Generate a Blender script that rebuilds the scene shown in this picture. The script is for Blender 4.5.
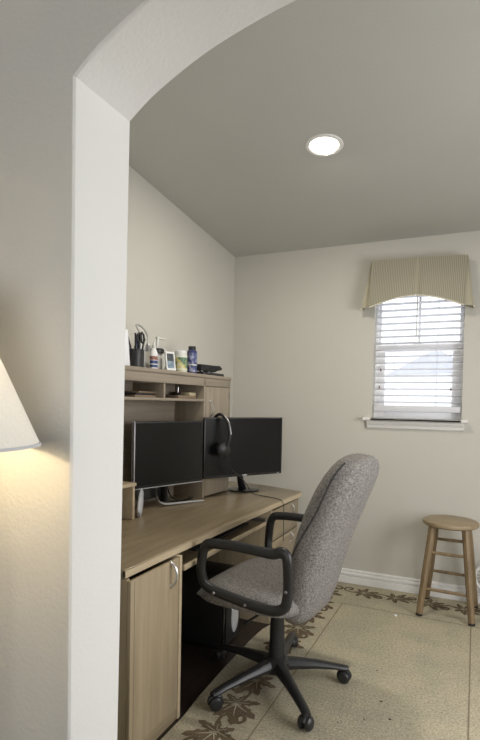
import bpy, bmesh, math, random
from mathutils import Vector, Matrix, Euler
random.seed(7)
for o in list(bpy.data.objects):
    bpy.data.objects.remove(o)
SC = bpy.context.scene
COL = SC.collection
PI = math.pi

# ------------------------------------------------------------------ camera, world, lights, exposure
cd = bpy.data.cameras.new('camera')
cam = bpy.data.objects.new('camera', cd)
COL.objects.link(cam)
SC.camera = cam
yaw, pit, rol, FPX, CYP = 0.42511, -0.03355, 0.018987, 521.64, 420.98
fw = Vector((-math.sin(yaw)*math.cos(pit), math.cos(yaw)*math.cos(pit), math.sin(pit)))
rt = Vector((math.cos(yaw), math.sin(yaw), 0))
up = rt.cross(fw)
rt = (rt*math.cos(rol) + up*math.sin(rol)).normalized()
up = rt.cross(fw).normalized()
cam.matrix_world = Matrix(((rt.x, up.x, -fw.x, 0), (rt.y, up.y, -fw.y, 0), (rt.z, up.z, -fw.z, 1.37), (0, 0, 0, 1)))
cd.sensor_fit = 'AUTO'
cd.sensor_width = 36
cd.lens = FPX/740*36
cd.shift_y = (CYP-370)/740
cd.clip_start = 0.02

W = bpy.data.worlds.new('daylight')
SC.world = W
W.use_nodes = True
bg = W.node_tree.nodes['Background']
bg.inputs[0].default_value = (0.93, 0.97, 1.0, 1)
bg.inputs[1].default_value = 1.7

def area(name, loc, target, sx, sy, power, color=(1, 1, 1)):
    l = bpy.data.lights.new(name, 'AREA')
    l.shape = 'RECTANGLE'
    l.size, l.size_y, l.energy, l.color = sx, sy, power, color
    o = bpy.data.objects.new(name, l)
    COL.objects.link(o)
    o.location = loc
    d = Vector(target)-Vector(loc)
    o.rotation_euler = d.to_track_quat('-Z', 'Y').to_euler()
    return o
# added fill lamps standing in for daylight: hall right, hall behind, nook right side
area('hall_side_fill', (2.9, 0.1, 1.4), (-0.7, 0.85, 1.3), 1.0, 2.0, 27, (0.88, 0.95, 1.0))
area('hall_back_fill', (0.3, -2.9, 2.0), (-0.7, 0.8, 1.9), 2.0, 1.6, 43, (1.0, 0.98, 0.94))
area('nook_side_fill', (1.5, 2.0, 1.15), (-1.5, 2.3, 0.75), 1.6, 1.6, 66, (0.99, 0.99, 1.0))  # added fill by the right wall, where no window is built

SC.view_settings.view_transform = 'Standard'
SC.view_settings.look = 'None'
SC.view_settings.gamma = 1
SC.view_settings.use_curve_mapping = False
SC.view_settings.exposure = 0.0

# ------------------------------------------------------------------ materials
def nodes(name):
    m = bpy.data.materials.new(name)
    m.use_nodes = True
    nt = m.node_tree
    return m, nt, nt.nodes['Principled BSDF']

def ramp(nt, stops):
    r = nt.nodes.new('ShaderNodeValToRGB')
    el = r.color_ramp.elements
    while len(el) < len(stops):
        el.new(0.5)
    for e, (p, c) in zip(el, stops):
        e.position = p
        e.color = (*c, 1)
    return r

def coords(nt, scale=(1, 1, 1), kind='Object'):
    t = nt.nodes.new('ShaderNodeTexCoord')
    mp = nt.nodes.new('ShaderNodeMapping')
    mp.inputs['Scale'].default_value = scale
    nt.links.new(t.outputs[kind], mp.inputs['Vector'])
    return mp.outputs['Vector']

def noise(nt, vec, scale, detail=4, rough=0.55):
    n = nt.nodes.new('ShaderNodeTexNoise')
    n.inputs['Scale'].default_value = scale
    n.inputs['Detail'].default_value = detail
    n.inputs['Roughness'].default_value = rough
    nt.links.new(vec, n.inputs['Vector'])
    return n.outputs['Fac']

def bump(nt, b, h, strength, dist=0.01):
    n = nt.nodes.new('ShaderNodeBump')
    n.inputs['Strength'].default_value = strength
    n.inputs['Distance'].default_value = dist
    nt.links.new(h, n.inputs['Height'])
    nt.links.new(n.outputs['Normal'], b.inputs['Normal'])

def plain(name, col, rough=0.5, metal=0.0, var=0.06, scale=30, bmp=0.0, emit=None, spec=None):
    m, nt, b = nodes(name)
    v = coords(nt)
    f = noise(nt, v, scale)
    r = ramp(nt, [(0.3, tuple(c*(1-var) for c in col)), (0.7, tuple(min(1, c*(1+var)) for c in col))])
    nt.links.new(f, r.inputs[0])
    nt.links.new(r.outputs[0], b.inputs['Base Color'])
    b.inputs['Roughness'].default_value = rough
    b.inputs['Metallic'].default_value = metal
    if spec is not None:
        b.inputs['Specular IOR Level'].default_value = spec
    if bmp:
        bump(nt, b, f, bmp, 0.003)
    if emit:
        b.inputs['Emission Color'].default_value = (*emit[0], 1)
        b.inputs['Emission Strength'].default_value = emit[1]
    return m

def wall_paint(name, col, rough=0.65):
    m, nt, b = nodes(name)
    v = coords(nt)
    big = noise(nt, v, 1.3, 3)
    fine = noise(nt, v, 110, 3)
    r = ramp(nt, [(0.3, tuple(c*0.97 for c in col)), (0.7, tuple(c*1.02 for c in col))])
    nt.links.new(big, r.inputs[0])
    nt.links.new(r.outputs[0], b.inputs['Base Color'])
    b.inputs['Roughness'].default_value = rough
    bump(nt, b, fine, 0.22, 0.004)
    return m

def wood(name, c1, c2, axis='z', rough=0.4, grain=16, contrast=1.0):
    m, nt, b = nodes(name)
    s = {'x': (0.9, 14, 14), 'y': (14, 0.9, 14), 'z': (14, 14, 0.9)}[axis]
    v = coords(nt, s)
    f1 = noise(nt, v, grain/6, 5, 0.6)
    f2 = noise(nt, v, grain*1.6, 3, 0.7)
    mx = nt.nodes.new('ShaderNodeMath'); mx.operation = 'MULTIPLY_ADD'
    mx.inputs[1].default_value = 0.35
    nt.links.new(f2, mx.inputs[0]); nt.links.new(f1, mx.inputs[2])
    r = ramp(nt, [(0.45, c2), (0.62, tuple((a+b_)/2 for a, b_ in zip(c1, c2))), (0.85, c1)])
    nt.links.new(mx.outputs[0], r.inputs[0])
    nt.links.new(r.outputs[0], b.inputs['Base Color'])
    b.inputs['Roughness'].default_value = rough
    bump(nt, b, f2, 0.05, 0.002)
    return m

def fabric(name, c1, c2, scale=260, bmp=0.5, rough=0.95):
    m, nt, b = nodes(name)
    v = coords(nt)
    f = noise(nt, v, scale, 2, 0.7)
    g = noise(nt, v, scale/3.2, 3, 0.6)
    mx = nt.nodes.new('ShaderNodeMath'); mx.operation = 'MULTIPLY_ADD'
    mx.inputs[1].default_value = 0.5
    nt.links.new(g, mx.inputs[0]); nt.links.new(f, mx.inputs[2])
    r = ramp(nt, [(0.58, c2), (0.90, c1)])
    nt.links.new(mx.outputs[0], r.inputs[0])
    nt.links.new(r.outputs[0], b.inputs['Base Color'])
    b.inputs['Roughness'].default_value = rough
    b.inputs['Specular IOR Level'].default_value = 0.15
    bump(nt, b, f, bmp, 0.004)
    return m

M = {}
M['wall'] = wall_paint('beige_wall_paint', (0.565, 0.549, 0.496))
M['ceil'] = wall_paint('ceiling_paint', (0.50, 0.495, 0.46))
M['arch'] = wall_paint('hall_wall_paint', (0.67, 0.655, 0.625))
M['trim'] = plain('white_trim_paint', (0.80, 0.79, 0.77), 0.4, var=0.02)
M['vinyl'] = plain('white_vinyl', (0.90, 0.90, 0.92), 0.35, var=0.01)
M['slat'] = plain('white_slat', (0.88, 0.88, 0.91), 0.45, var=0.02)
def slat_mat():
    m, nt, b = nodes('white_slat_vinyl')
    r = ramp(nt, [(0.3, (0.86, 0.86, 0.89)), (0.7, (0.90, 0.90, 0.93))])
    nt.links.new(noise(nt, coords(nt), 20), r.inputs[0]); nt.links.new(r.outputs[0], b.inputs['Base Color'])
    b.inputs['Roughness'].default_value = 0.45
    tr = nt.nodes.new('ShaderNodeBsdfTranslucent')
    nt.links.new(r.outputs[0], tr.inputs['Color'])
    ms = nt.nodes.new('ShaderNodeMixShader'); ms.inputs[0].default_value = 0.3
    nt.links.new(b.outputs[0], ms.inputs[1]); nt.links.new(tr.outputs[0], ms.inputs[2])
    nt.links.new(ms.outputs[0], nt.nodes['Material Output'].inputs['Surface'])
    return m
M['slat'] = slat_mat()
M['shingle'] = plain('grey_shingle', (0.57, 0.57, 0.61), 0.9, var=0.05, scale=3)
M['beech_z'] = wood('beech_upright_grain', (0.385, 0.31, 0.205), (0.285, 0.225, 0.145), 'z')
M['beech_y'] = wood('beech_long_grain', (0.31, 0.245, 0.158), (0.19, 0.147, 0.09), 'y', 0.3)
M['beech_edge'] = wood('beech_edge_band', (0.52, 0.425, 0.29), (0.42, 0.335, 0.22), 'y', 0.35)
M['hutch_z'] = wood('hutch_upright_grain', (0.335, 0.28, 0.215), (0.23, 0.19, 0.143), 'z', 0.45)
M['hutch_y'] = wood('hutch_long_grain', (0.32, 0.268, 0.21), (0.225, 0.186, 0.142), 'y', 0.45)
M['stool_wood'] = wood('worn_stool_wood', (0.25, 0.175, 0.095), (0.13, 0.088, 0.046), 'z', 0.5)
M['stool_seat'] = wood('worn_stool_seat_wood', (0.35, 0.275, 0.17), (0.23, 0.17, 0.10), 'x', 0.45)
M['dark_floor'] = wood('dark_floor_boards', (0.034, 0.022, 0.017), (0.010, 0.007, 0.006), 'y', 0.45)
M['black'] = plain('black_plastic', (0.018, 0.018, 0.019), 0.42)
M['black_soft'] = plain('black_padding', (0.012, 0.012, 0.013), 0.7)
M['screen'] = plain('dark_screen', (0.007, 0.007, 0.008), 0.2, var=0.02)
M['gloss'] = plain('glossy_black', (0.012, 0.012, 0.014), 0.08, var=0.02)
M['chair_plastic'] = plain('charcoal_plastic', (0.020, 0.020, 0.021), 0.38, bmp=0.1, scale=300)
M['chrome'] = plain('brushed_silver', (0.72, 0.72, 0.74), 0.3, 1.0, var=0.03)
M['silver'] = plain('silver_plastic', (0.62, 0.63, 0.66), 0.35, 0.3, var=0.03)
M['steel'] = plain('dull_steel', (0.35, 0.35, 0.36), 0.35, 0.9)
M['chair_fab'] = fabric('grey_tweed', (0.37, 0.348, 0.332), (0.075, 0.070, 0.066), 330)
M['seam'] = fabric('dark_seam', (0.09, 0.085, 0.085), (0.04, 0.04, 0.04))
M['white'] = plain('white_plastic', (0.80, 0.80, 0.79), 0.35, var=0.02)
M['paper'] = plain('white_paper', (0.78, 0.79, 0.82), 0.7, var=0.02)
M['grey_line'] = plain('grey_print', (0.45, 0.45, 0.47), 0.6)
M['clear'] = plain('cloudy_plastic', (0.62, 0.60, 0.57), 0.3, var=0.05)
M['lab_blue'] = plain('dark_blue_label', (0.03, 0.05, 0.17), 0.45)
M['lab_red'] = plain('maroon_label', (0.28, 0.12, 0.09), 0.5)
M['lab_green'] = plain('green_label', (0.10, 0.19, 0.12), 0.45, var=0.3, scale=60)
M['lab_yellow'] = plain('yellow_label', (0.62, 0.52, 0.14), 0.45)
def mottled(name, cols, sc):
    m, nt, b = nodes(name)
    f = noise(nt, coords(nt, (1, 1, 0.7)), sc, 2, 0.5)
    n = len(cols)
    r = ramp(nt, [(0.32+0.36*k/max(1, n-1), c) for k, c in enumerate(cols)])
    nt.links.new(f, r.inputs[0]); nt.links.new(r.outputs[0], b.inputs['Base Color'])
    b.inputs['Roughness'].default_value = 0.4
    return m
M['lab_mix'] = mottled('green_yellow_label', [(0.08, 0.16, 0.10), (0.12, 0.22, 0.13), (0.60, 0.52, 0.18), (0.66, 0.64, 0.50)], 28)
M['lab_mix2'] = mottled('navy_grey_label', [(0.03, 0.04, 0.13), (0.05, 0.06, 0.19), (0.20, 0.22, 0.36), (0.45, 0.46, 0.55)], 45)
M['lab_pale'] = plain('pale_label', (0.66, 0.68, 0.62), 0.45)
M['navy'] = plain('navy_plastic', (0.045, 0.055, 0.15), 0.3)
M['photo'] = plain('blue_grey_picture', (0.26, 0.34, 0.42), 0.4, var=0.5, scale=45)
M['photo_dark'] = plain('dark_picture', (0.07, 0.08, 0.09), 0.4, var=0.5, scale=60)
M['cream'] = plain('cream_card', (0.62, 0.54, 0.34), 0.6)
M['brown'] = plain('brown_leather', (0.16, 0.08, 0.05), 0.6)
M['kraft'] = plain('faded_brown_paper', (0.22, 0.16, 0.11), 0.8)
M['cable'] = plain('black_cable', (0.012, 0.012, 0.012), 0.5)
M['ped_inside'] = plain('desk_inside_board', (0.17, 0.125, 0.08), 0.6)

def carpet():
    m, nt, b = nodes('beige_woven_carpet')
    v = coords(nt)
    f = noise(nt, v, 240, 3, 0.75)
    g = noise(nt, v, 4, 4, 0.6)
    h = noise(nt, v, 85, 3, 0.7)
    mx = nt.nodes.new('ShaderNodeMath'); mx.operation = 'MULTIPLY_ADD'; mx.inputs[1].default_value = 0.7
    nt.links.new(h, mx.inputs[0]); nt.links.new(f, mx.inputs[2])
    r = ramp(nt, [(0.68, (0.33, 0.29, 0.20)), (0.99, (0.66, 0.595, 0.44))])
    nt.links.new(mx.outputs[0], r.inputs[0])
    # worn, greyer patches where the chair rolls
    r2 = ramp(nt, [(0.35, (0.80, 0.82, 0.86)), (0.62, (1, 1, 1))])
    nt.links.new(g, r2.inputs[0])
    mix = nt.nodes.new('ShaderNodeMixRGB'); mix.blend_type = 'MULTIPLY'; mix.inputs[0].default_value = 0.8
    nt.links.new(r.outputs[0], mix.inputs[1]); nt.links.new(r2.outputs[0], mix.inputs[2])
    nt.links.new(mix.outputs[0], b.inputs['Base Color'])
    b.inputs['Roughness'].default_value = 0.98
    b.inputs['Specular IOR Level'].default_value = 0.1
    bump(nt, b, f, 0.6, 0.006)
    return m
M['carpet'] = carpet()
M['leaf'] = fabric('brown_leaf_pile', (0.17, 0.128, 0.082), (0.085, 0.062, 0.04), 260, 0.5)
M['groove'] = plain('carpet_groove', (0.25, 0.205, 0.14), 0.95)
M['stain'] = plain('dark_stain', (0.07, 0.055, 0.045), 0.95)

def valance_mat(name, c1, c2, freq):
    m, nt, b = nodes(name)
    t = nt.nodes.new('ShaderNodeTexCoord')
    w = nt.nodes.new('ShaderNodeTexWave')
    w.wave_type = 'BANDS'; w.bands_direction = 'X'
    w.inputs['Scale'].default_value = freq
    w.inputs['Distortion'].default_value = 0.15
    nt.links.new(t.outputs['Object'], w.inputs['Vector'])
    r = ramp(nt, [(0.35, c2), (0.6, c1)])
    nt.links.new(w.outputs['Color'], r.inputs[0])
    nt.links.new(r.outputs[0], b.inputs['Base Color'])
    b.inputs['Roughness'].default_value = 0.9
    tr = nt.nodes.new('ShaderNodeBsdfTranslucent')
    nt.links.new(r.outputs[0], tr.inputs['Color'])
    ms = nt.nodes.new('ShaderNodeMixShader'); ms.inputs[0].default_value = 0.45
    out = nt.nodes['Material Output']
    nt.links.new(b.outputs[0], ms.inputs[1]); nt.links.new(tr.outputs[0], ms.inputs[2])
    nt.links.new(ms.outputs[0], out.inputs['Surface'])
    return m
M['valance'] = valance_mat('striped_valance_cloth', (0.62, 0.585, 0.475), (0.42, 0.39, 0.30), 26)
M['valance_hem'] = plain('cream_hem', (0.68, 0.64, 0.52), 0.9)
M['lining'] = valance_mat('cream_pleat_cloth', (0.64, 0.60, 0.47), (0.60, 0.56, 0.44), 4)

def shade_mat():
    m, nt, b = nodes('lamp_shade_cloth')
    v = coords(nt)
    f = noise(nt, v, 200, 2)
    r = ramp(nt, [(0.3, (0.64, 0.62, 0.58)), (0.7, (0.69, 0.67, 0.63))])
    nt.links.new(f, r.inputs[0]); nt.links.new(r.outputs[0], b.inputs['Base Color'])
    b.inputs['Roughness'].default_value = 0.9
    tr = nt.nodes.new('ShaderNodeBsdfTranslucent')
    nt.links.new(r.outputs[0], tr.inputs['Color'])
    ms = nt.nodes.new('ShaderNodeMixShader'); ms.inputs[0].default_value = 0.07
    nt.links.new(b.outputs[0], ms.inputs[1]); nt.links.new(tr.outputs[0], ms.inputs[2])
    nt.links.new(ms.outputs[0], nt.nodes['Material Output'].inputs['Surface'])
    return m
M['shade'] = shade_mat()
M['bulb'] = plain('lit_lamp_lens', (1, 0.95, 0.85), 0.5, emit=((1.0, 0.93, 0.78), 6.0))
M['glass'] = None
def glass_mat():
    m, nt, b = nodes('window_glass')
    b.inputs['Base Color'].default_value = (0.97, 0.98, 1, 1)
    b.inputs['Roughness'].default_value = 0.0
    b.inputs['IOR'].default_value = 1.02
    b.inputs['Transmission Weight'].default_value = 1.0
    return m
M['glass'] = glass_mat()

# ------------------------------------------------------------------ mesh helpers
class B:
    """collects shapes of one object"""
    def __init__(self):
        self.bm = bmesh.new()
        self.mats = []
    def mi(self, m):
        m = M[m] if isinstance(m, str) else m
        if m not in self.mats:
            self.mats.append(m)
        return self.mats.index(m)
    def merge(self, b2, mat, mtx=None):
        i = self.mi(mat)
        vs = {}
        for v in b2.verts:
            vs[v] = self.bm.verts.new(mtx @ v.co if mtx else v.co)
        for f in b2.faces:
            try:
                n = self.bm.faces.new([vs[v] for v in f.verts])
                n.material_index = i
                n.smooth = True
            except ValueError:
                pass
        b2.free()
    def box(self, lo, hi, mat, bev=0.0, seg=2, mtx=None):
        b = bmesh.new()
        bmesh.ops.create_cube(b, size=1)
        for v in b.verts:
            v.co = Vector([(lo[k]+hi[k])/2 + v.co[k]*(hi[k]-lo[k]) for k in range(3)])
        if bev:
            bmesh.ops.bevel(b, geom=list(b.edges), offset=bev, segments=seg, profile=0.5, affect='EDGES')
        self.merge(b, mat, mtx)
        return self
    def prism(self, poly, axis, a0, a1, mat, bev=0.0, seg=2, bev_sel=None, mtx=None):
        """poly: 2D points; axis 'x': poly=(y,z) ; 'y': (x,z) ; 'z': (x,y)"""
        def P(p, a):
            return {'x': (a, p[0], p[1]), 'y': (p[0], a, p[1]), 'z': (p[0], p[1], a)}[axis]
        b = bmesh.new()
        v0 = [b.verts.new(P(p, a0)) for p in poly]
        v1 = [b.verts.new(P(p, a1)) for p in poly]
        n = len(poly)
        f0 = b.faces.new(v0); b.faces.new(v1[::-1])
        for i in range(n):
            b.faces.new([v0[(i+1) % n], v0[i], v1[i], v1[(i+1) % n]])
        bmesh.ops.recalc_face_normals(b, faces=b.faces)
        if bev:
            es = [e for e in b.edges if (bev_sel(e) if bev_sel else True)]
            bmesh.ops.bevel(b, geom=es, offset=bev, segments=seg, profile=0.5, affect='EDGES')
        self.merge(b, mat, mtx)
        return self
    def tube(self, pts, r, mat, n=10, closed=False, flat=None, cap=True, sub=0):
        """sweep a circle (or ellipse: flat=(normal, r_normal)) along pts; r number or list"""
        pts = [Vector(p) for p in pts]
        R_ = list(r) if isinstance(r, (list, tuple)) else [r]*len(pts)
        if sub:
            q, rr = [], []
            m = len(pts)
            for i in range(m if closed else m-1):
                p0 = pts[(i-1) % m] if (closed or i > 0) else pts[i]
                p1, p2 = pts[i], pts[(i+1) % m]
                p3 = pts[(i+2) % m] if (closed or i+2 < m) else p2
                for k in range(sub):
                    t = k/sub
                    q.append(0.5*((2*p1)+(-p0+p2)*t+(2*p0-5*p1+4*p2-p3)*t*t+(-p0+3*p1-3*p2+p3)*t**3))
                    rr.append(R_[i]*(1-t)+R_[(i+1) % m]*t)
            if not closed:
                q.append(pts[-1]); rr.append(R_[-1])
            pts, R_ = q, rr
        b = bmesh.new()
        m = len(pts)
        rings = []
        prev = None
        for i in range(m):
            if closed:
                t = pts[(i+1) % m]-pts[(i-1) % m]
            else:
                t = pts[min(i+1, m-1)]-pts[max(i-1, 0)]
            t.normalize()
            if flat:
                a = Vector(flat[0]).normalized()
                c = t.cross(a).normalized()
            else:
                if prev is None:
                    a = Vector((0, 0, 1)) if abs(t.z) < 0.9 else Vector((1, 0, 0))
                else:
                    a = prev
                a = (a-t*a.dot(t)).normalized()
                c = t.cross(a)
                prev = a
            ra = R_[i]*(flat[1] if flat else 1)
            ring = []
            for k in range(n):
                g = 2*PI*k/n
                ring.append(b.verts.new(pts[i]+a*math.cos(g)*ra+c*math.sin(g)*R_[i]))
            rings.append(ring)
        for i in range(m if closed else m-1):
            A, C2 = rings[i], rings[(i+1) % m]
            for k in range(n):
                b.faces.new([A[k], A[(k+1) % n], C2[(k+1) % n], C2[k]])
        if not closed and cap:
            b.faces.new(rings[0][::-1]); b.faces.new(rings[-1])
        bmesh.ops.recalc_face_normals(b, faces=b.faces)
        self.merge(b, mat)
        return self
    def lathe(self, prof, mat, n=24, c=(0, 0, 0), mtx=None, caps=True):
        b = bmesh.new()
        rings = []
        for (r, z) in prof:
            rings.append([b.verts.new((c[0]+r*math.cos(2*PI*k/n), c[1]+r*math.sin(2*PI*k/n), c[2]+z)) for k in range(n)])
        for A, C2 in zip(rings, rings[1:]):
            for k in range(n):
                b.faces.new([A[k], A[(k+1) % n], C2[(k+1) % n], C2[k]])
        if caps:
            b.faces.new(rings[0][::-1]); b.faces.new(rings[-1])
        bmesh.ops.recalc_face_normals(b, faces=b.faces)
        self.merge(b, mat, mtx)
        return self
    def rings(self, rings, mat, caps=True):
        b = bmesh.new()
        R_ = [[b.verts.new(p) for p in ring] for ring in rings]
        n = len(R_[0])
        for A, C2 in zip(R_, R_[1:]):
            for k in range(n):
                b.faces.new([A[k], A[(k+1) % n], C2[(k+1) % n], C2[k]])
        if caps:
            b.faces.new(R_[0][::-1]); b.faces.new(R_[-1])
        bmesh.ops.recalc_face_normals(b, faces=b.faces)
        self.merge(b, mat)
        return self
    def flat(self, poly, z, mat, holes=None):
        i = self.mi(mat)
        b = bmesh.new()
        vs = [b.verts.new((p[0], p[1], z)) for p in poly]
        f = b.faces.new(vs)
        bmesh.ops.triangulate(b, faces=[f])
        b.normal_update()
        for f in b.faces:
            if f.normal.z < 0:
                f.normal_flip()
        self.merge(b, mat)
        return self
    def build(self, name, parent=None, loc=None, sharp=35):
        me = bpy.data.meshes.new(name)
        self.bm.to_mesh(me)
        self.bm.free()
        for m in self.mats:
            me.materials.append(m)
        me.set_sharp_from_angle(angle=math.radians(sharp))
        o = bpy.data.objects.new(name, me)
        COL.objects.link(o)
        if parent:
            o.parent = parent
        if loc:
            o.location = loc
        return o

def thing(name, label, cat, loc=(0, 0, 0), rz=0.0, group=None):
    o = bpy.data.objects.new(name, None)
    COL.objects.link(o)
    o.empty_display_size = 0.05
    o.location = loc
    o.rotation_euler = (0, 0, rz)
    return tag(o, label, cat, group)

def tag(o, label, cat, group=None):
    o['label'] = label
    o['category'] = cat
    if group:
        o['group'] = group
    return o

def struct(o):
    o['kind'] = 'structure'
    return o

# ------------------------------------------------------------------ the room
XL, XR, YB, YA0, YA1 = -1.878, 1.55, 3.985, 0.793, 0.956
def ceil_z(y):
    return 2.592 + 0.0985*(YB-y)
WX0, WX1, WZ0, WZ1 = -0.715, -0.095, 1.262, 2.30      # window opening in the back wall

b = B()
b.box((-4.5, -3.5, -0.10), (3.5, YB+0.2, 0.0), 'dark_floor')
struct(b.build('floor'))
b = B()
for lo, hi in (((XL-0.15, 0), (WX0, 2.75)), ((WX1, 0), (XR+0.15, 2.75)), ((WX0, 0), (WX1, WZ0)), ((WX0, WZ1), (WX1, 2.75))):
    b.box((lo[0], YB, lo[1]), (hi[0], YB+0.16, hi[1]), 'wall')
struct(b.build('wall_back'))
b = B()
b.prism([(YA1, 0), (YB, 0), (YB, ceil_z(YB)+0.1), (YA1, ceil_z(YA1)+0.1)], 'x', XL-0.15, XL, 'wall')
struct(b.build('wall_left'))
b = B()
b.prism([(YA1, 0), (YB, 0), (YB, ceil_z(YB)+0.1), (YA1, ceil_z(YA1)+0.1)], 'x', XR, XR+0.15, 'wall')
struct(b.build('wall_right'))
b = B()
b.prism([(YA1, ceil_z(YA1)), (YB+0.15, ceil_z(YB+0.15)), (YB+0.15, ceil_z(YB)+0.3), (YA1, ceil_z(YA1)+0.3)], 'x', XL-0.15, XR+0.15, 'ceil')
struct(b.build('ceiling'))

# arched opening between the hall and the nook
half = [(-0.720, 1.990), (-0.662, 2.031), (-0.578, 2.073), (-0.505, 2.101), (-0.414, 2.126), (-0.339, 2.141), (-0.22, 2.158), (-0.08, 2.168), (0.10, 2.172)]
def smooth_curve(pts, k=4):
    out = []
    for i in range(len(pts)-1):
        p0 = pts[max(i-1, 0)]; p1 = pts[i]; p2 = pts[i+1]; p3 = pts[min(i+2, len(pts)-1)]
        for j in range(k):
            t = j/k
            out.append(tuple(0.5*(2*p1[a]+(-p0[a]+p2[a])*t+(2*p0[a]-5*p1[a]+4*p2[a]-p3[a])*t*t+(-p0[a]+3*p1[a]-3*p2[a]+p3[a])*t**3) for a in (0, 1)))
    out.append(pts[-1])
    return out
hc = smooth_curve(half)
arch = hc + [(0.20-x, z) for x, z in hc[-2::-1]]
poly = [(-4.5, 0), (-0.72, 0)] + arch + [(0.92, 0), (3.5, 0), (3.5, 3.6), (-4.5, 3.6)]
def arch_edge(e):
    a, c = e.verts[0].co, e.verts[1].co
    return abs(a.y-YA0) < 1e-6 and abs(c.y-YA0) < 1e-6 and all(-0.73 < v.x < 0.93 and v.z < 2.3 for v in (a, c)) and not (a.z < 1e-6 and c.z < 1e-6)
b = B()
b.prism(poly, 'y', YA0, YA1, 'arch', bev=0.011, seg=3, bev_sel=arch_edge)
for v in b.bm.verts:
    if v.co.y > YA0+0.08:
        v.co.y += 0.014*(v.co.z-1.2)      # the old wall is slightly out of plumb
struct(b.build('wall_front', sharp=30))
# the hall the photographer stands in
b = B(); b.box((-3.2, -3.45, 3.10), (3.2, YA0-0.001, 3.20), 'ceil'); struct(b.build('ceiling_hall'))
b = B(); b.box((-3.2, -3.5, 0), (3.2, -3.35, 3.10), 'wall'); struct(b.build('wall_hall_back'))
b = B(); b.box((-3.2, -3.35, 0), (-3.05, YA0-0.001, 3.10), 'wall'); struct(b.build('wall_hall_left'))
b = B(); b.box((3.05, -3.35, 0), (3.2, YA0-0.001, 3.10), 'wall'); struct(b.build('wall_hall_right'))

# baseboard with stepped profile along the back wall
prof = [(YB, 0), (YB-0.022, 0), (YB-0.022, 0.058), (YB-0.008, 0.063), (YB-0.008, 0.070), (YB-0.022, 0.074), (YB-0.020, 0.086), (YB-0.006, 0.091), (YB-0.006, 0.097), (YB-0.013, 0.100), (YB-0.010, 0.110), (YB-0.003, 0.112), (YB, 0.112)]
b = B(); b.prism(prof, 'x', XL, XR, 'trim')
struct(b.build('baseboard_back', sharp=20))
b = B(); b.prism([(XL+(YB-y), z) for y, z in prof], 'y', YA1, YB-0.023, 'trim')
struct(b.build('baseboard_left', sharp=20))

# window: frame, two sashes, panes, sill and apron
b = B()
for lo, hi in (((WX0, WZ0), (WX0+0.018, WZ1)), ((WX1-0.018, WZ0), (WX1, WZ1)), ((WX0+0.018, WZ0), (WX1-0.018, WZ0+0.03)), ((WX0+0.018, WZ1-0.03), (WX1-0.018, WZ1))):
    b.box((lo[0], 4.065, lo[1]), (hi[0], 4.135, hi[1]), 'vinyl', 0.003)
win = struct(b.build('window_1'))
def sash(name, z0, z1, y0, y1, w, munt=False):
    b = B()
    x0, x1 = WX0+0.018, WX1-0.018
    b.box((x0, y0, z0), (x0+w, y1, z1), 'vinyl', 0.003)
    b.box((x1-w, y0, z0), (x1, y1, z1), 'vinyl', 0.003)
    b.box((x0+w, y0, z0), (x1-w, y1, z0+w), 'vinyl', 0.003)
    b.box((x0+w, y0, z1-w), (x1-w, y1, z1), 'vinyl', 0.003)
    if munt:
        xm = (x0+x1)/2
        b.box((xm-0.008, y0+0.004, z0+w), (xm+0.008, y1-0.004, z1-w), 'vinyl')
    o = b.build(name, win)
    g = B()
    g.box((x0+w*0.5, (y0+y1)/2-0.002, z0+w*0.5), (x1-w*0.5, (y0+y1)/2+0.002, z1-w*0.5), 'glass')
    g.build('pane', o)
    return o
sash('upper_sash', 1.80, WZ1-0.03, 4.100, 4.130, 0.014, True)
ls = sash('lower_sash', WZ0+0.03, 1.835, 4.068, 4.098, 0.054)
b = B()
xm = (WX0+WX1)/2
b.lathe([(0.001, 0), (0.020, 0.0), (0.020, 0.010), (0.012, 0.016), (0.001, 0.017)], 'vinyl', 14, (xm-0.01, 4.080, 1.835))
b.box((xm-0.04, 4.072, 1.835), (xm+0.02, 4.092, 1.842), 'vinyl', 0.002)
b.build('sash_lock', ls)
b = B()
b.prism([(4.064, 1.262), (3.925, 1.262), (3.918, 1.268), (3.918, 1.278), (3.925, 1.284), (4.064, 1.284)], 'x', WX0+0.0005, WX1-0.0005, 'trim')
b.prism([(3.9845, 1.262), (3.925, 1.262), (3.918, 1.268), (3.918, 1.278), (3.925, 1.284), (3.9845, 1.284)], 'x', -0.772, -0.052, 'trim')
struct(b.build('trim_1'))
b = B()
b.prism([(YB, 1.205), (YB-0.014, 1.205), (YB-0.020, 1.212), (YB-0.020, 1.228), (YB-0.034, 1.246), (YB-0.036, 1.262), (YB, 1.262)], 'x', -0.748, -0.078, 'trim')
struct(b.build('trim_2', sharp=20))

# recessed ceiling light
t = thing('recessed_light', 'lit round recessed downlight with white trim ring in the sloping ceiling', 'ceiling light', (-0.764, 2.683, ceil_z(2.683)))
t.rotation_euler = (math.atan(-0.0985), 0, 0)
b = B(); b.lathe([(0.075, -0.001), (0.080, -0.006), (0.096, -0.004), (0.099, 0.0), (0.099, 0.004), (0.075, 0.004)], 'trim', 40, caps=False)
b.build('trim_ring', t)
b = B(); b.lathe([(0.0005, -0.0035), (0.045, -0.003), (0.077, -0.001), (0.077, 0.003), (0.0005, 0.003)], 'bulb', 40)
b.build('lens', t)
sl = bpy.data.lights.new('downlight_glow', 'AREA')
sl.shape = 'DISK'; sl.size = 0.15; sl.energy = 15.0; sl.color = (1.0, 0.94, 0.82)
so = bpy.data.objects.new('downlight_glow', sl); COL.objects.link(so)
so.location = (-0.764, 2.683, ceil_z(2.683)-0.012)

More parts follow.
